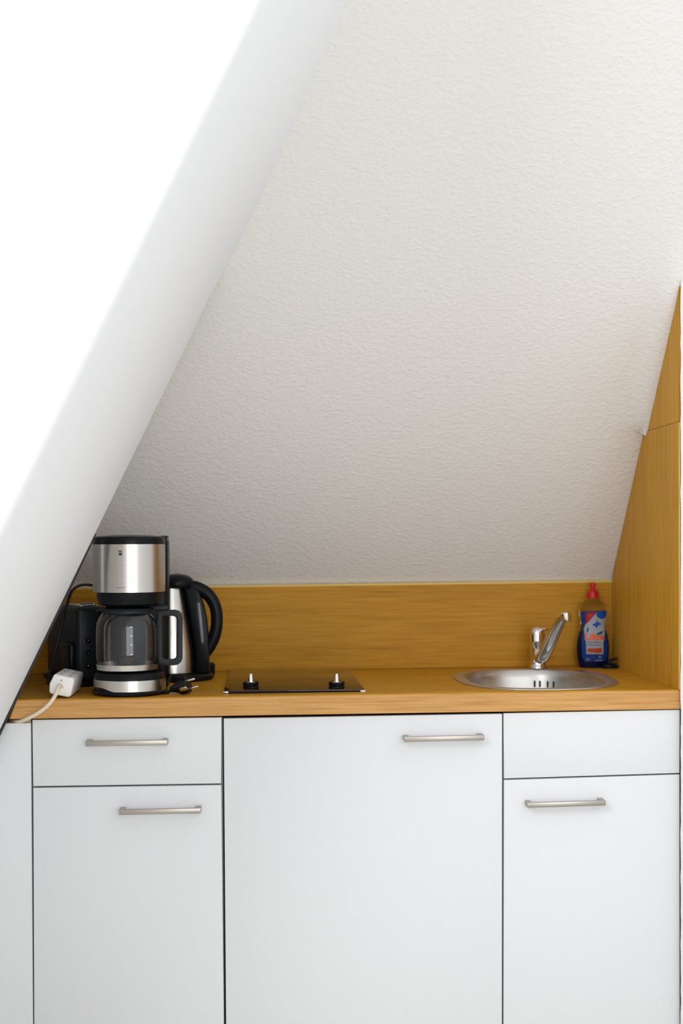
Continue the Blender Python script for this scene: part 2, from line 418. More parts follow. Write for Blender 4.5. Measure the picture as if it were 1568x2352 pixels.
d = part('door', front(md), 'door', o); handle(d, (928, 1698.5), (1112, 1694.5))
part('toe_kick', box(L1+.002, L2-.002, .06, .08, -.018, .09), 'gapdark', o)
o = root('base_cabinet', ((L2+L3)/2, .28, 0), 'white base cabinet under the sink, plain panel over one door', 'cabinet')
# open-topped body so that the sink bowl hangs inside it
bm = box(L2+.0005, L2+.0165, YD+TD+.0015, .575, .085, zd_)
merge(bm, box(L3-.0165, L3-.0005, YD+TD+.0015, .575, .085, zd_)); merge(bm, box(L2+.0165, L3-.0165, .56, .575, .085, zd_))
merge(bm, box(L2+.0165, L3-.0165, YD+TD+.0015, .56, .085, .1)); merge(bm, box(L2+.0165, L3-.0165, YD+TD+.0015, YD+TD+.004, .1, zd_))
part('body', bm, 'carcass', o)
part('false_front', front(rd), 'door', o)
d = part('door', front(ro), 'door', o); handle(d, (1211, 1850), (1391, 1844.5))
part('toe_kick', box(L2+.002, L3-.002, .06, .08, -.018, .09), 'gapdark', o)
# filler panel at the far left, cut to the lean of the cheek
gp = lambda z: gx(z)+.0035
t0 = atY(70.5, 1661, YD); b0 = atY(76, BOT, YD)
bm = prism([(t0.x, YD, t0.z), (b0.x, YD, b0.z), (gp(b0.z), YD, b0.z), (gp(t0.z), YD, t0.z)], (0, TD, 0), .0008)
o = part('filler_panel', bm, 'door', None, None, True, (L0-.1, .01, .1)); tag(o, 'plain white filler panel at far left, cut slanting along the leaning wall', 'panel')
zb1 = t0.z
o = part('support_rail', box(t0.x-.022, t0.x-.0008, YD+.006, .3, t0.z-.03, ztop(t0.x)-.043), 'beige', None, None, True, (t0.x-.01, .1, t0.z)); tag(o, 'small beige board end in the dark gap left of the drawer', 'board')
o = part('gap_shade_backing', prism([(gx(.5)-.03, .03, .1), (L0-.001, .03, .1), (L0-.001, .03, t0.z-.035), (gx(t0.z)-.03, .03, t0.z-.035)], (0, .012, 0)), 'gapdark', None, None, True, (L0-.1, .04, .3)); tag(o, 'added dark sheet standing in for the shade in the slit behind the white filler panel', 'board')  # added dark sheet; shade of the slit put into its colour

# ================================================================== hob
hz = .0065
c = [onTop(503, 1542), onTop(788, 1537), onTop(838, 1590), onTop(514, 1593)]

hx0, hx1 = (c[0].x+c[3].x)/2, (c[1].x+c[2].x)/2; hy0, hy1 = min(c[2].y, c[3].y), .565
hzb = ztop((hx0+hx1)/2)+.0002
hx0, hx1 = c[3].x, c[2].x; hy0 = c[2].y*.5+c[3].y*.5
hz0 = hzb+.0016
o = root('hob', ((hx0+hx1)/2, .3, hzb), 'dark brown glass hob let into the oak worktop, two upright fittings on it', 'hob')
bm = prism([(hx0, hy0, hz0), (hx1, hy0, hz0), (hx1-.010, hy1, hz0), (hx0-.0, hy1, hz0)], (0, 0, hz-.001)); bevel(bm, .002, 3)
part('glass_plate', bm, 'hob', o)
part('frame', prism([(hx0+.001, hy0+.001, hzb), (hx1-.001, hy0+.001, hzb), (hx1-.011, hy1-.001, hzb), (hx0+.001, hy1-.001, hzb)], (0, 0, .0016)), 'black', o, 'thin dark frame under the glass')
zg = hz0+hz-.001
for (x0, s) in ((hx0, 1), (hx1, -1)):
    bm = nb(); 
    merge(bm, box(min(x0-s*.0008, x0+s*.010), max(x0-s*.0008, x0+s*.010), hy0-.0012, hy0+.002, hzb, hzb+.0042, .0006))
    merge(bm, box(min(x0-s*.0012, x0+s*.001), max(x0-s*.0012, x0+s*.001), hy0-.0012, hy0+.010, hzb, hzb+.0042, .0004))
    part('corner_clip', bm, 'chrome', o, 'chrome corner clip')
for px in (576, 773):
    p = atPlane(px, 1580, Vector((0, 0, zg)), Vector((0, 0, 1))); cc = (p.x, p.y)
    k = part('knob', lathe([(0, zg), (.0165, zg), (.0178, zg+.001), (.0178, zg+.0035), (.0165, zg+.0045), (.0172, zg+.007), (.0178, zg+.0125), (.0172, zg+.0135), (.0135, zg+.0105), (0, zg+.0105)], cc), 'black', o)
    part('stem', lathe([(0, zg+.0105), (.0115, zg+.0105), (.0117, zg+.0118), (.0095, zg+.0128), (.0056, zg+.0140), (.0050, zg+.019), (.0042, zg+.0305), (.0036, zg+.0315), (0, zg+.0318)], cc, 32), 'chrome', k, 'bright metal stem on a round flange')

# ================================================================== sink
o = root('sink', (SCX, SCY, ztop(SCX)), 'round-cornered stainless steel sink set into the right of the worktop', 'sink')
def ringset(levels):
    """levels: (grow, dz, exponent)"""
    bm = nb(); R = []
    for g, dz, k in levels: R.append([bm.verts.new((x, y, ztop(x)+dz)) for x, y in outline(0, g, 96, k)])
    for A, B in zip(R, R[1:]):
        n = len(A)
        for i in range(n): bm.faces.new((A[i], A[(i+1) % n], B[(i+1) % n], B[i]))
    return bm, R
bm, R = ringset([(0, .0004, 2.6), (-.001, .0022, 2.6), (-.006, .0032, 2.6), (-.020, .0030, 2.6), (-.026, .0018, 2.6), (-.030, -.003, 2.6), (-.034, -.018, 2.6), (-.040, -.07, 2.6), (-.048, -.115, 2.6), (-.062, -.135, 2.5), (-.085, -.143, 2.4), (-.12, -.146, 2.3)])
bm.faces.new(R[-1]); bmesh.ops.recalc_face_normals(bm, faces=bm.faces)
for f in bm.faces: f.normal_flip() if f.normal.z < 0 and f.calc_center_median().z > ztop(SCX) else None
bk = part('bowl', bm, 'sink', o)
sm = bk.modifiers.new('thickness', 'SOLIDIFY'); sm.thickness = .0008; sm.offset = -1
# overflow slots in the far wall of the bowl
def bowl_back_y(x, dz, off):
    g = -.034-(.006)*(-.018-dz)/.052; k = 2.6
    t = min(1, abs(x-SCX)/(SRX+g)); return SCY+(SRY+g)*(1-t**k)**(1/k)-off
for px in (1227.5, 1239.0, 1255.5, 1267.5):
    p = atY(px, 1571, SCY+SRY-.04); x = p.x; dzc = p.z-ztop(x)
    if px == 1227.5: print('slot', p, dzc)
    zt_ = dzc+.0085; zb__ = dzc-.0085
    y0 = bowl_back_y(x, dzc, 0)
    part('overflow_slot', box(x-.0026, x+.0026, y0-.0022, y0+.001, ztop(x)+zb__, ztop(x)+zt_, .0015), 'print', bk)
part('drain', lathe([(.0, ztop(SCX)-.1435), (.036, ztop(SCX)-.1435), (.040, ztop(SCX)-.1445), (.040, ztop(SCX)-.146)], (SCX, SCY), 32), 'chrome', bk)

# ================================================================== tap
TY = SCY+SRY-.013
zt1 = lambda x: ztop(x)+.0032
fb = atY(1235, 1540, TY); fx = fb.x; z0 = zt1(fx); s_ = sc(TY)
o = root('mixer_tap', (fx, TY, z0), 'chrome single-lever mixer tap standing behind the sink', 'tap')
def zy(py, y=TY, px=1235): return atY(px, py, y).z
part('base', lathe([(0, z0), (.0215, z0), (.0225, z0+.002), (.0215, z0+.006), (.0185, z0+.011), (.0180, z0+.016), (0, z0+.016)], (fx, TY), 40), 'chrome', o)
ax = fx-.0015
prof = [(0, z0+.014), (.0165, z0+.014), (.0172, z0+.03), (.0172, zy(1490)), (.0178, zy(1479)), (.0190, zy(1477)), (.0193, zy(1470)), (.0188, zy(1466)), (.0193, zy(1460)), (.0188, zy(1453)), (.0163, zy(1446)), (.0105, zy(1441)), (.004, zy(1439)), (0, zy(1438.5))]
part('body', lathe(prof, (ax, TY), 48), 'chrome', o)
lv = sweep([(ax+.002, TY, zy(1446)), (ax+.010, TY-.012, zy(1444)), (ax+.016, TY-.024, zy(1444)), (ax+.0185, TY-.030, zy(1445))], [.011, .008, .0065, .0055], [.007, .005, .0045, .004], (1, .5, 0))
part('lever', lv, 'chrome', o, 'short lever tipped with a bright end')
sp_end = atY(1294, 1416, TY-.15)
mid1 = atY(1262, 1478, TY-.075); mid2 = atY(1280, 1438, TY-.125); st = Vector((fx+.002, TY-.004, z0+.022))
part('spout', sweep([st, atY(1246, 1508, TY-.03), mid1, mid2, sp_end], [.017, .0165, .0155, .0140, .0105], [.0135, .012, .0105, .0095, .0095], (1, -.3, -.4), 24), 'chrome', o)
ae = atY(1299.5, 1417, TY-.165)
part('aerator', rotbm(lathe([(0, ae.z+.0115), (.0100, ae.z+.0115), (.0122, ae.z+.009), (.0125, ae.z-.0095), (.0115, ae.z-.0118), (.0085, ae.z-.0118), (.0080, ae.z-.008), (0, ae.z-.008)], (ae.x, ae.y), 32), ae, 'Y', -.12), 'chrome', o)

# ================================================================== detergent bottle
BY = .545; bx = atY(1361, 1500, BY).x; bs = sc(BY); bz0 = ztop(bx)+.0005
zb0 = atY(1361, 1534, BY).z
def bzp(py): return atY(1361, py, BY).z + (bz0-zb0)

BW = [(1534, 30), (1531, 32), (1520, 35), (1505, 37.3), (1490, 38), (1475, 37), (1460, 33.5), (1448, 30), (1438, 28.5), (1428, 29), (1416, 31), (1406, 32), (1398, 31), (1391, 27.5), (1384, 22), (1378, 15), (1374, 11.5)]
def wid(z):
    Z = [(bzp(p), h/bs) for p, h in BW]
    if z <= Z[0][0]: return Z[0][1]
    for (a, ra), (b, rb) in zip(Z, Z[1:]):
        if z <= b: return ra+(rb-ra)*(z-a)/(b-a)
    return Z[-1][1]
def dep(z): return min(wid(z), max(.0125, .62*wid(z)))
ang = .0
o = root('detergent_bottle', (bx, BY, bz0), 'blue and clear washing-up liquid bottle with red cap in the corner by the sink', 'bottle')
def blathe(pa, pb, grow=0, cap=True, n=26):
    bm = nb(); za, zb2 = bzp(pa), bzp(pb); R = []
    for i in range(n+1):
        z = za+(zb2-za)*i/n; a, b = wid(z)+grow, dep(z)+grow
        R.append([bm.verts.new((bx+a*math.cos(2*PI*k/48), BY+b*math.sin(2*PI*k/48), z)) for k in range(48)])
    for A, B in zip(R, R[1:]):
        for k in range(48): bm.faces.new((A[k], A[(k+1) % 48], B[(k+1) % 48], B[k]))
    bm.faces.new(R[0][::-1]); bm.faces.new(R[-1]); bmesh.ops.recalc_face_normals(bm, faces=bm.faces); return bm
part('body', blathe(1534, 1374), 'clearplastic', o, 'clear shouldered plastic bottle')
part('liquid', blathe(1533.5, 1452, .0002), 'bluesoap', o, 'deep blue liquid')
capz = bzp(1375.5)
cp = lathe([(0, capz), (.0150, capz), (.0153, capz+.002), (.0148, bzp(1364)), (.0128, bzp(1359)), (.0085, bzp(1355)), (.0062, bzp(1354)), (.0065, bzp(1350)), (.0078, bzp(1343)), (.0076, bzp(1341)), (.005, bzp(1339.5)), (0, bzp(1339))], (bx, BY), 40)
part('cap', cp, 'red', o, 'red push-pull cap')
def surf(x, z, off):
    a, b = wid(z), dep(z); t = max(-.98, min(.98, (x-bx)/a)); return Vector((x, BY-b*math.sqrt(1-t*t)-off, z))
def lx(px): return bx+(px-1361)/bs
def shape(poly, off, nz=None):
    """scan-filled patch that lies on the bottle; poly in photo pixels"""
    ys = [p[1] for p in poly]; y0, y1 = min(ys)+.01, max(ys)-.01; nz = nz or max(3, int((y1-y0)/1.2)); bm = nb(); R = []
    for i in range(nz+1):
        y = y0+(y1-y0)*i/nz; xs = []
        for (ax_, ay), (bx_, by) in zip(poly, poly[1:]+poly[:1]):
            if (ay-y)*(by-y) < 0: xs.append(ax_+(bx_-ax_)*(y-ay)/(by-ay))
        if len(xs) < 2: continue
        a, b = min(xs), max(xs); R.append([bm.verts.new(surf(lx(a+(b-a)*k/12), bzp(y), off)) for k in range(13)])
    for A, B in zip(R, R[1:]):
        for k in range(12): bm.faces.new((A[k], B[k], B[k+1], A[k+1]))
    bmesh.ops.solidify(bm, geom=bm.faces, thickness=.00015)
    return bm
def btext(s, px, py, hpx, off, spacing=1, bold=0, stretch=1):
    bm = text_bm(s, hpx/bs*1.38, spacing=spacing, bold=bold/bs)
    for v in bm.verts: v.co = surf(lx(px)+v.co.x*stretch, bzp(py)+v.co.y, off)
    return bm
lab = part('label', shape([(1334, 1405), (1388, 1404), (1392, 1408), (1391.5, 1418), (1387.5, 1430), (1386.5, 1445), (1389.5, 1462), (1392, 1480), (1391, 1505), (1387, 1520), (1338, 1521), (1332.5, 1508), (1330.5, 1485), (1332.5, 1462), (1336, 1445), (1335, 1430), (1331.5, 1415), (1331, 1409)], .0008, 60), 'l_blue', o, 'blue printed front label')
part('emblem', shape([(1367, 1406), (1342, 1432), (1337.5, 1445), (1338.5, 1459), (1385, 1460), (1386, 1446), (1386.5, 1432), (1391.5, 1418), (1391, 1414), (1378, 1410)], .0012), 'l_white', lab)
part('blue_patch', shape([(1368, 1406), (1384, 1404.6), (1391, 1409), (1391, 1415), (1386, 1421), (1378, 1423), (1368, 1419), (1363.5, 1412)], .0015), 'l_sky', lab)
part('red_corner', shape([(1340.5, 1407), (1364, 1406.5), (1356, 1417), (1348, 1428), (1341.5, 1434)], .0016), 'l_red', lab)
part('logo_mark', merge(shape([(1345, 1414), (1347, 1411), (1355, 1412), (1352, 1416), (1345, 1420)], .0019), shape([(1343.5, 1424), (1349, 1418), (1350, 1420), (1344, 1428)], .0019)), 'l_orange', lab)
part('bird_mark', merge(merge(shape([(1366, 1425), (1371, 1433), (1366, 1443), (1361, 1440), (1363, 1433)], .0017), shape([(1356, 1434), (1362, 1432), (1363, 1437), (1357, 1438)], .0017)), shape([(1371, 1431), (1377, 1433), (1376, 1436), (1370, 1437)], .0017)), 'l_sky', lab)
part('leaf_mark', merge(shape([(1363, 1457), (1372, 1452), (1383, 1449), (1378, 1456), (1368, 1459)], .0017), shape([(1342, 1452), (1344, 1442), (1347, 1440), (1347, 1449), (1343, 1454)], .0017)), 'l_teal', lab)
part('text_panel', shape([(1338, 1457), (1383, 1459), (1383, 1471), (1380.5, 1474), (1380.5, 1501), (1378, 1503), (1341, 1502), (1340, 1472), (1338, 1468)], .0015), 'l_white', lab)
part('word_mark', btext('Ultra', 1360.5, 1464, 14.2, .0021, .93, .85, 1.18), 'l_orange', lab, 'orange lettering reading Ultra')
bm = nb()
for row, (a, b) in ((1475, (1343, 1376)), (1481.5, (1343, 1377))):
    x = a
    while x < b:
        wd = random.uniform(2.0, 4.2); merge(bm, shape([(x, row-1.6), (x+wd, row-1.5), (x+wd, row+1.5), (x, row+1.6)], .0019, 2)); x += wd+1.1
part('fine_print', bm, 'l_ink', lab)
part('orange_panel', shape([(1343.5, 1488), (1377, 1487.5), (1377, 1499.5), (1370, 1500), (1350, 1498), (1343.5, 1498.5)], .0019), 'l_orange', lab)
bm = shape([(1368, 1506), (1372, 1505), (1377, 1508), (1375, 1512), (1369, 1512)], .0015); merge(bm, shape([(1361, 1515), (1379, 1515), (1379, 1518.5), (1361, 1518.5)], .0015)); merge(bm, shape([(1341, 1511), (1347, 1511), (1348, 1517), (1341, 1517)], .0015))
part('footer_mark', bm, 'l_lilac', lab)

# small black object beside it
px_, py_ = 1398, 1538
p = onTop(1399, 1541); p.y = min(p.y, .53); zz = ztop(p.x)+.0002; c_ = (p.x, p.y)
c_ = (atY(1399, 1530, .52).x, .52)
o = root('sink_stopper', (c_[0], c_[1], zz), 'small black rubber stopper with raised tab at the foot of the blue bottle', 'stopper')
part('disc', lathe([(0, zz), (.0215, zz), (.0225, zz+.003), (.0205, zz+.009), (.0145, zz+.0115), (.006, zz+.013), (0, zz+.013)], c_, 40), 'black', o)
part('tab', sweep([(c_[0]-.004, c_[1], zz+.010), (c_[0]+.002, c_[1], zz+.019), (c_[0]+.012, c_[1]-.002, zz+.0225), (c_[0]+.0195, c_[1]-.004, zz+.0255)], [.006, .005, .0045, .004], [.004, .0035, .0035, .003], (0, 1, 0)), 'black', o)

# ================================================================== coffee maker
CY = .088; cx = atY(297, 1400, CY).x; cs = sc(CY); cz = ztop(cx)+.0004
cz_ref = atY(297, 1597, CY).z                        # pixel row of the base centre
def C(py): return atY(297, py, CY).z

R0 = 81.5/cs
o = root('coffee_maker', (cx, CY+.05, cz), 'black and brushed steel filter coffee maker with glass jug at worktop front', 'coffee maker')
part('base', lathe([(0, cz), (R0-.004, cz), (R0+.0025, cz+.003), (R0+.0035, cz+.007), (R0+.001, cz+.0105), (R0-.003, cz+.0105), (0, cz+.0105)], (cx, CY), 72), 'black', o)
# steel belt; its lower edge rises towards the left
def belt(r, zlo, zhi, a0, a1, wave=False, n=60, th=.0012):
    bm = nb(); A = []; B = []; Ci = []; D = []
    for i in range(n+1):
        a = a0+(a1-a0)*i/n; x, y = math.sin(a), -math.cos(a)
        lo = zlo
        if wave:
            t = max(0, min(1, (-a-.25)/.55)); lo = zlo+.008*(t*t*(3-2*t))
        A.append(bm.verts.new((cx+r*x, CY+r*y, lo))); B.append(bm.verts.new((cx+r*x, CY+r*y, zhi)))
        Ci.append(bm.verts.new((cx+(r-th)*x, CY+(r-th)*y, lo))); D.append(bm.verts.new((cx+(r-th)*x, CY+(r-th)*y, zhi)))
    for i in range(n):
        bm.faces.new((A[i], A[i+1], B[i+1], B[i])); bm.faces.new((Ci[i+1], Ci[i], D[i], D[i+1]))
        bm.faces.new((A[i+1], A[i], Ci[i], Ci[i+1])); bm.faces.new((B[i], B[i+1], D[i+1], D[i]))
    bm.faces.new((A[0], B[0], D[0], Ci[0])); bm.faces.new((A[-1], Ci[-1], D[-1], B[-1]))
    bmesh.ops.recalc_face_normals(bm, faces=bm.faces); return bm
zb1_, zb2_ = cz+.0100, C(1557)
part('base_core', lathe([(0, cz+.0105), (R0-.0012, cz+.0105), (R0-.0012, zb2_-.0002), (0, zb2_-.0002)], (cx, CY), 72), 'black', o)
part('base_belt', belt(R0+.0005, zb1_, zb2_, -1.9, 1.75, True), 'steel', o, 'brushed steel band round the base')
hp = C(1541)
part('warming_plate', lathe([(0, zb2_), (R0-.001, zb2_), (R0-.0015, C(1550)), (R0-.005, hp-.001), (R0-.009, hp), (0, hp)], (cx, CY), 72), 'black', o)
# rear column
col_w = .064
bm = box(cx-col_w+.004, cx+R0+.0015, CY+.052, CY+.128, cz, C(1232), .014, 4)
part('rear_column', bm, 'black', o, 'black water tank column')
zd0, zd1 = C(1358.5), C(1250)
part('brew_head', lathe([(0, C(1390)), (.058, C(1390)), (.066, C(1386)), (.0700, C(1372)), (.0705, zd0+.001), (R0-.0012, zd0+.001), (R0-.0012, zd1), (0, zd1)], (cx, CY), 72), 'black', o)
part('steel_shell', belt(R0+.0006, zd0, zd1, -1.95, 1.66), 'steel', o, 'brushed steel drum shell')
zl0 = C(1250); 
part('lid', lathe([(0, zl0), (R0-.0006, zl0), (R0+.0006, zl0+.001), (R0+.0006, C(1238)), (R0-.001, C(1234)), (R0-.006, C(1232)), (.055, C(1230.5)), (.03, C(1229)), (0, C(1228.5))], (cx, CY), 72), 'black', o, 'black hinged lid')
part('lid_hinge', box(cx+R0-.013, cx+R0+.0030, CY+.035, CY+.075, C(1236), C(1230.5), .001), 'black', o)
part('spout_outlet', lathe([(0, C(1398)), (.02, C(1398)), (.026, C(1390)), (0, C(1390))], (cx, CY), 40), 'black', o)
shell = R0+.0008
def oncyl(bm, xo, zc, r):
    for v in bm.verts:
        x = xo+v.co.x; a = x/r; z = zc+v.co.y
        v.co = Vector((cx+r*math.sin(a), CY-r*math.cos(a), z))
    bmesh.ops.solidify(bm, geom=bm.faces, thickness=.0001); return bm
lo_x = (286-297)/cs
bm = oncyl(text_bm('W', 8.5/cs, bold=.00012), lo_x, C(1266.5), shell+.0002)
merge(bm, oncyl(text_bm('MF', 7.6/cs, spacing=.8, bold=.00012), lo_x+.0008, C(1272.5), shell+.0002))
part('logo', bm, 'print', o, 'tiny dark maker logo')
bm = nb()
for k in range(6):
    g = nb(); x0 = lo_x-.0075+k*.0030
    vs = [g.verts.new(q) for q in ((0, -.0006, 0), (.0020, -.0006, 0), (.0020, .0006, 0), (0, .0006, 0))]; g.faces.new(vs); merge(bm, oncyl(g, x0, C(1347), shell+.0002))
part('model_text', bm, 'greyprint', o)
# jug
jx = atY(292, 1470, CY-.004).x; JY = CY-.004
J = [(1537.5, 62), (1536, 65.5), (1530, 67.5), (1518, 70), (1500, 71), (1470, 71), (1440, 70.3), (1428, 68.5), (1419, 64.5), (1411, 58.5), (1405, 53.5), (1400, 52)]
outer = [(h/cs, C(p)) for p, h in J]; inner = [(r-.0022, z) for r, z in outer[::-1]]; inner[-1] = (inner[-1][0], inner[-1][1]+.0025)
jr = o
jug = part('jug', lathe([(0, outer[0][1])]+outer+inner+[(0, inner[-1][1])], (jx, JY), 72), 'glass', o, 'clear glass jug')
def ring(r0, r1, z0, z1, c, n=72): return lathe([(r0, z0), (r1, z0), (r1, z1), (r0, z1)], c, n, closed=True)
part('jug_reflection_ring', lathe([(.0655+.0008, C(1535.5)), (.0670+.0012, C(1522.5)), (.0670+.0004, C(1522.5)), (.0655, C(1535.5))], (jx, JY), 72, closed=True), 'steel', jug, 'steel ring standing in for the reflection at the foot of the jug')  # reflection of the steel base built as a ring round the glass
part('jug_lid', lathe([(0, C(1403)), (.048, C(1403)), (.0555, C(1402)), (.0575, C(1399.5)), (.056, C(1397)), (.045, C(1394.5)), (0, C(1393))], (jx, JY), 64), 'softblack', jug, 'black jug lid')
part('jug_collar', ring(.0515, .0545, C(1407), C(1401.5), (jx, JY)), 'softblack', jug)
# pouring lip on the left
part('jug_lip', sweep([(jx-.046, JY-.012, C(1400)), (jx-.060, JY-.014, C(1400.5)), (jx-.0665, JY-.015, C(1403.5))], [.010, .009, .006], [.0022, .002, .0015], (0, 1, 0)), 'softblack', jug)
# handle: a rounded frame in a plane turned slightly towards the viewer
hy = JY-.012
def H(px, py): return atY(px, py, hy)
fr = nb()
out = [(362, 1402), (400, 1401), (410, 1403.5), (416, 1410), (418, 1420), (418, 1511), (415.5, 1520.5), (409, 1526.5), (400, 1528.5), (368, 1528.5), (362, 1516), (360, 1440)]
inn = [(370.5, 1419), (372, 1415.5), (376, 1414.5), (398, 1415), (403, 1417), (405, 1422), (404.5, 1507), (402, 1512), (397, 1514.5), (378, 1514.5), (373.5, 1512.5), (372, 1508)]
def frame(out, inn, y0, th):
    bm = nb(); O = [bm.verts.new(atY(a, b, hy)) for a, b in out]; I = [bm.verts.new(atY(a, b, hy)) for a, b in inn]
    es = [bm.edges.new((O[i], O[(i+1) % len(O)])) for i in range(len(O))]+[bm.edges.new((I[i], I[(i+1) % len(I)])) for i in range(len(I))]
    bmesh.ops.triangle_fill(bm, edges=es, use_beauty=True)
    g = bmesh.ops.extrude_face_region(bm, geom=bm.faces[:])
    bmesh.ops.translate(bm, verts=[v for v in g['geom'] if isinstance(v, bmesh.types.BMVert)], vec=(0, th, 0))
    bmesh.ops.recalc_face_normals(bm, faces=bm.faces)
    return bevel(bm, .0016, 2, .9)
hd = part('jug_handle', frame(out, inn, 0, .019), 'softblack', jug, 'large squared black plastic handle')
a = H(352, 1401); b = H(385, 1391.5)
part('thumb_rest', box(a.x, b.x, hy+.001, hy+.018, a.z, b.z, .002), 'softblack', jug)
# cup scale marks on the glass
bm = nb()
for py in (1436, 1456, 1476, 1497):
    g = nb(); vs = [g.verts.new(q) for q in ((0, -.0010, 0), (.0040, -.0012, 0), (.0040, .0012, 0), (0, .0008, 0))]; g.faces.new(vs)
    for v in g.verts:
        r = .0687; a = (.014+v.co.x)/r; v.co = Vector((jx+r*math.sin(a), JY-r*math.cos(a), C(py)+v.co.y))
    merge(bm, g)
bmesh.ops.solidify(bm, geom=bm.faces, thickness=.0001)
part('scale_marks', bm, 'l_white', jug)

# ================================================================== kettle
KY = .385; kx = atY(393, 1500, KY).x; ks = sc(KY)
kz = ztop(kx)+.0004; dz_ = kz-atY(393, 1564, KY).z
def K(py): return atY(393, py, KY).z + dz_*max(0, min(1, (py-1318)/246))

o = root('electric_kettle', (kx, KY, kz), 'tapered brushed steel electric kettle with curved black handle, behind the coffee maker', 'kettle')
bcx = atY(415, 1550, KY).x
part('power_base', lathe([(0, kz), (.076, kz), (.079, kz+.003), (.079, kz+.010), (.074, kz+.016), (0, kz+.016)], (bcx, KY), 64), 'black', o, 'round black power base')
part('foot_ring', lathe([(0, K(1548)), (60/ks, K(1548)), (59.5/ks, K(1545)), (0, K(1545))], (kx, KY), 64), 'black', o)
kp = [(1545.5, 57.5), (1520, 57), (1497, 56), (1470, 52.5), (1440, 48), (1400, 41), (1350, 32.5)]
part('body', lathe([(0, K(1545.5))]+[(h/ks, K(p)) for p, h in kp]+[(0, K(1350))], (kx, KY), 72), 'steel', o, 'brushed steel body')
lc = atY(407, 1340, KY).x-kx
lidp = [(1350.5, 34), (1346, 37), (1338, 37.5), (1330, 34.5), (1324, 28), (1320, 18), (1318, 7)]
lm = lathe([(0, K(1350.5))]+[(h/ks*1.06, K(p)) for p, h in lidp]+[(0, K(1317.6))], (kx+.014, KY), 56); part('lid', lm, 'black', o, 'domed black lid')
def kp3(px, py, dy=-.02): return atY(px, py, KY+dy)
# spine that hugs the body under the handle
spine = [(424, 1350), (432, 1352), (446, 1348), (458, 1362), (468, 1392), (475, 1425), (478, 1460), (479, 1500), (480, 1546), (449, 1546), (449, 1498), (445, 1470), (439, 1440), (433, 1398)]
part('spine', prism([kp3(a, b, -.034) for a, b in spine], (0, .05, 0), .004, 2), 'black', o, 'black plastic spine carrying the water gauge')
gz = [(452, 1386), (455, 1383), (459, 1385), (463, 1420), (467.5, 1470), (467, 1476), (464, 1480), (461.5, 1474), (457, 1430)]
part('water_gauge', prism([kp3(a, b, -.036) for a, b in gz], (0, .004, 0), .0006), 'gauge', o, 'smoky grey water level window')
hpts = [(424, 1348), (450, 1350), (477, 1365), (494, 1393), (498, 1428), (492, 1462), (479, 1490), (466, 1508)]
part('handle', sweep([kp3(a, b, -.008) for a, b in hpts], [.0125, .0130, .0130, .0130, .0130, .0128, .0115, .010], [.0155, .016, .0155, .0145, .0145, .0145, .0135, .011], (0, 1, 0), 24), 'black', o, 'curved black handle')
part('cord_socket', lathe([(0, kz+.004), (.016, kz+.004), (.017, kz+.03), (.013, kz+.036), (0, kz+.037)], (atY(478, 1540, KY+.05).x, KY+.05), 28), 'black', o)

# ================================================================== toaster
ty0, ty1 = .235, .50
T = lambda px, py: atY(px, py, ty0)
tx0, tx1 = T(176, 1500).x, T(252, 1500).x; tzt = T(200, 1394).z; tz0 = ztop(tx0)+.0002
o = root('toaster', (tx0, ty0, tz0), 'slim black toaster seen end-on behind the coffee maker', 'toaster')
part('body', box(tx0, tx1, ty0, ty1, tz0+.012, tzt, .012, 4), 'softblack', o)
part('foot_plinth', box(tx0-.010, tx1+.002, ty0-.006, ty1, tz0, tz0+.012, .003), 'black', o)
part('side_lever_housing', box(tx0-.014, tx0+.002, ty0+.012, ty0+.09, tz0+.012, T(200, 1478).z, .006, 3), 'black', o)
part('slot_rim', box(tx0+.018, tx1-.018, ty0+.03, ty1-.03, tzt-.001, tzt+.0025, .001), 'chrome', o, 'chrome slot rim')
rk = sweep([(tx0+.022, ty0+.05, tzt), (tx0+.022, ty0+.05, tzt+.003), (tx0+.030, ty0+.05, tzt+.0055), (tx1-.026, ty0+.05, tzt+.0055), (tx1-.020, ty0+.05, tzt+.003), (tx1-.020, ty0+.05, tzt)], .0018, seg=8)
part('bun_rack', rk, 'chrome', o, 'thin chrome warming rack')
for k, py in enumerate((1471, 1500, 1530)):
    p = T(203, py); bm = rotbm(lathe([(0, 0), (.0070, 0), (.0070, .0016), (.0060, .0024), (0, .0024)], (0, 0), 32), (0, 0, 0), 'X', PI/2)
    bmesh.ops.translate(bm, verts=bm.verts, vec=(p.x, ty0+.0005, p.z)); b_o = part('button', bm, 'black', o)
    dt = rotbm(lathe([(0, 0), (.0013, 0), (.0013, .0004), (0, .0004)], (0, 0), 16), (0, 0, 0), 'X', PI/2)
    bmesh.ops.translate(dt, verts=dt.verts, vec=(p.x, ty0-.0019, p.z)); part('icon', dt, 'l_lilac' if k < 2 else 'l_white', b_o)
o.rotation_euler[2] = .42

# ================================================================== cords, plug, extension block
P = lambda px, py, y: tuple(atY(px, py, y))
zc = lambda x: ztop(x)+.0035
cord = sweep([P(108, 1572, .13), P(126, 1500, .16), P(146, 1420, .18), P(154, 1388, .20), P(165, 1358, .22), P(184, 1344.5, .25), P(210, 1344, .30), P(240, 1352, .30), P(262, 1400, .28), P(280, 1500, .255), P(286, 1520, .222)], .0032, seg=10)
part('cord', cord, 'rubber', jr, 'black cord arching up behind the machine')

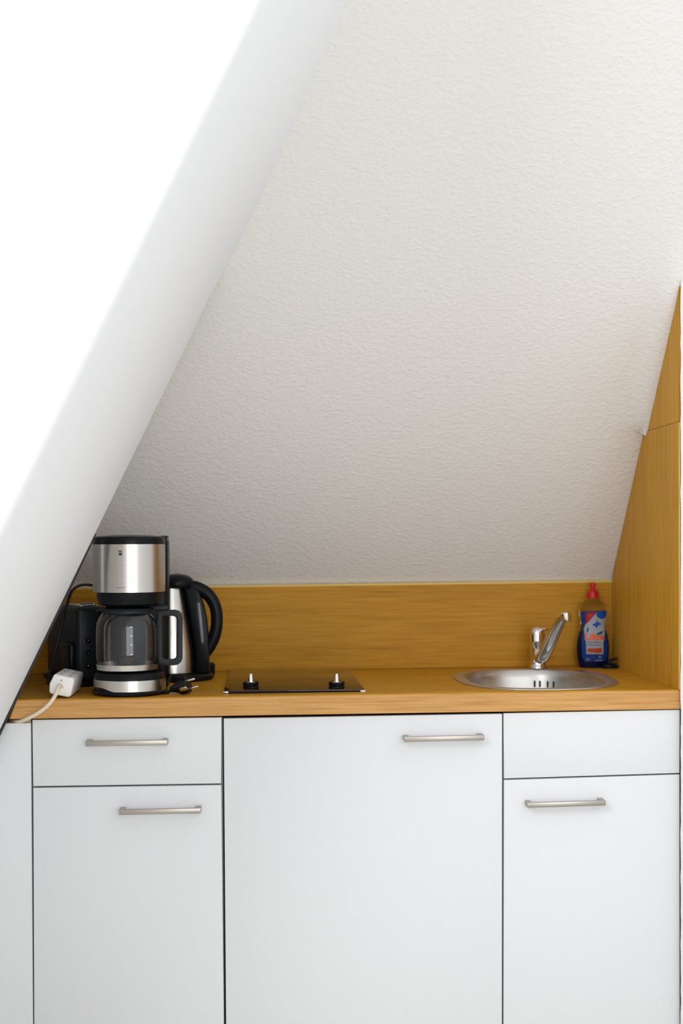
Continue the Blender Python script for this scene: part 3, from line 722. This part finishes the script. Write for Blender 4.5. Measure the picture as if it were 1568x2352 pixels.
# extension block: three-way socket, cream cable leaving its near end
fl = [(122, 1546), (171, 1556.5), (161, 1599.5), (111, 1589)]
y_b = .012; Ls = .145
q = [atY(a, b, y_b) for a, b in fl]
low = min(v.z for v in q); lift = ztop(q[2].x)+.0004-low
q = [v+Vector((0, 0, lift)) for v in q]; print('block lift', lift)
cen = sum(q, Vector())/4
o = root('extension_socket', (cen.x, y_b+Ls/2, ztop(cen.x)), 'white three-way extension socket lying tilted on the left end of the worktop', 'extension socket')
ex = (q[1]-q[0]).normalized(); ez = (q[0]-q[3]).normalized()
mx = [q[0]-ez*.006, q[0]*.97+q[1]*.03+ez*.002, q[1]*.97+q[0]*.03+ez*.002, q[1]-ez*.006, q[2]+ez*.006, q[2]*.95+q[3]*.05, q[3]*.95+q[2]*.05-ez*.0, q[3]+ez*.006, (q[0]+q[3])/2-ex*.003]
part('body', prism(mx, (0, Ls, 0), .004, 4), 'whiteplastic', o)
part('end_cap_screw', rod((cen.x+.0*ex.x, y_b-.0006, cen.z+.013), (cen.x, y_b+.002, cen.z+.013), .0016), 'greyprint', o)
for k in range(3):
    yc = y_b+.028+k*.044; t = (q[0]+q[1])/2 + ez*.0022
    a = Vector((t.x, yc, t.z))
    bm = nb(); 
    # recessed round well shown as a shallow dished ring with two contact holes
    ringb = lathe([(.0180, -.0006), (.0198, .0), (.0198, .0005), (.0180, .0007), (.0166, .0002)], (0, 0), 40, closed=True)
    Rm = Matrix((ex, Vector((0, 1, 0)), ez)).transposed()
    for v in ringb.verts: v.co = a + Rm @ Vector((v.co.x*.98, v.co.y*.62, v.co.z))
    so = part('outlet', ringb, 'whiteplastic', o)
    hb = nb()
    for s in (-1, 1): merge(hb, lathe([(0, 0), (.0026, 0), (.0026, .0006), (0, .0006)], (s*.0095, 0), 14))
    for v in hb.verts: v.co = a + Rm @ v.co
    part('contact_hole', hb, 'print', so, 'pair of dark contact holes')
cab = [Vector((cen.x, y_b+.006, cen.z-.002)), Vector(P(136, 1576, -.006)), Vector(P(127, 1597, -.018)), Vector(P(112, 1618, -.022)), Vector(P(90, 1636, -.020)), Vector(P(64, 1650, -.012)), Vector(P(46, 1657, .002)), Vector(P(34, 1657, .02)), Vector(P(26, 1656, .06))]
part('cable', sweep(cab, .0042, seg=16), 'cream', o, 'thick cream cable drooping over the worktop edge into the gap')

# power plug on the worktop between coffee maker and hob
py0 = .055; pc = atY(424, 1571, py0); pcz = ztop(pc.x)+.0185+.0003; pc = Vector((pc.x, py0, pcz))
axd = Vector((.90, -.30, .26)).normalized()
side = (Vector((0, 0, 1)) - axd*axd.z).normalized(); side = (side*math.cos(.35) + axd.cross(side)*math.sin(.35)).normalized(); oth = axd.cross(side).normalized()
def orient(bm):
    Rm = Matrix((oth, side, axd)).transposed()
    for v in bm.verts: v.co = pc + Rm @ v.co
    return bm
o = root('power_plug', (pc.x, pc.y, ztop(pc.x)), 'black two-pin plug lying on its side right of the coffee maker', 'plug')
part('body', orient(lathe([(0, -.034), (.0065, -.034), (.0085, -.026), (.0125, -.018), (.0170, -.010), (.0180, -.004), (.0180, .008), (.0165, .0095), (0, .0095)], (0, 0), 40)), 'rubber', o)
for s in (-1, 1):
    part('pin', orient(lathe([(0, .009), (.0024, .009), (.0024, .0265), (.0014, .0285), (0, .0287)], (0, s*.0095), 16)), 'chrome', o)
cl = nb(); merge(cl, box(.0145, .0188, -.004, .004, -.006, .010, .0008)); part('earth_contact', orient(cl), 'chrome', o, 'bright metal earth contact strip')
tail = pc - axd*.034
co = sweep([tail+axd*.002, tail-axd*.012+Vector((0, -.002, -.006)), Vector((tail.x-.022, tail.y+.012, zc(pc.x))), Vector((tail.x-.026, tail.y+.05, zc(pc.x)+.004)), Vector(P(391, 1556, .13)), Vector(P(384, 1550, .17)), Vector(P(383, 1566, .225)), Vector(P(384, 1564, .27)), Vector(P(396, 1562, .312))], .0032, seg=10)
part('cord', co, 'rubber', o)
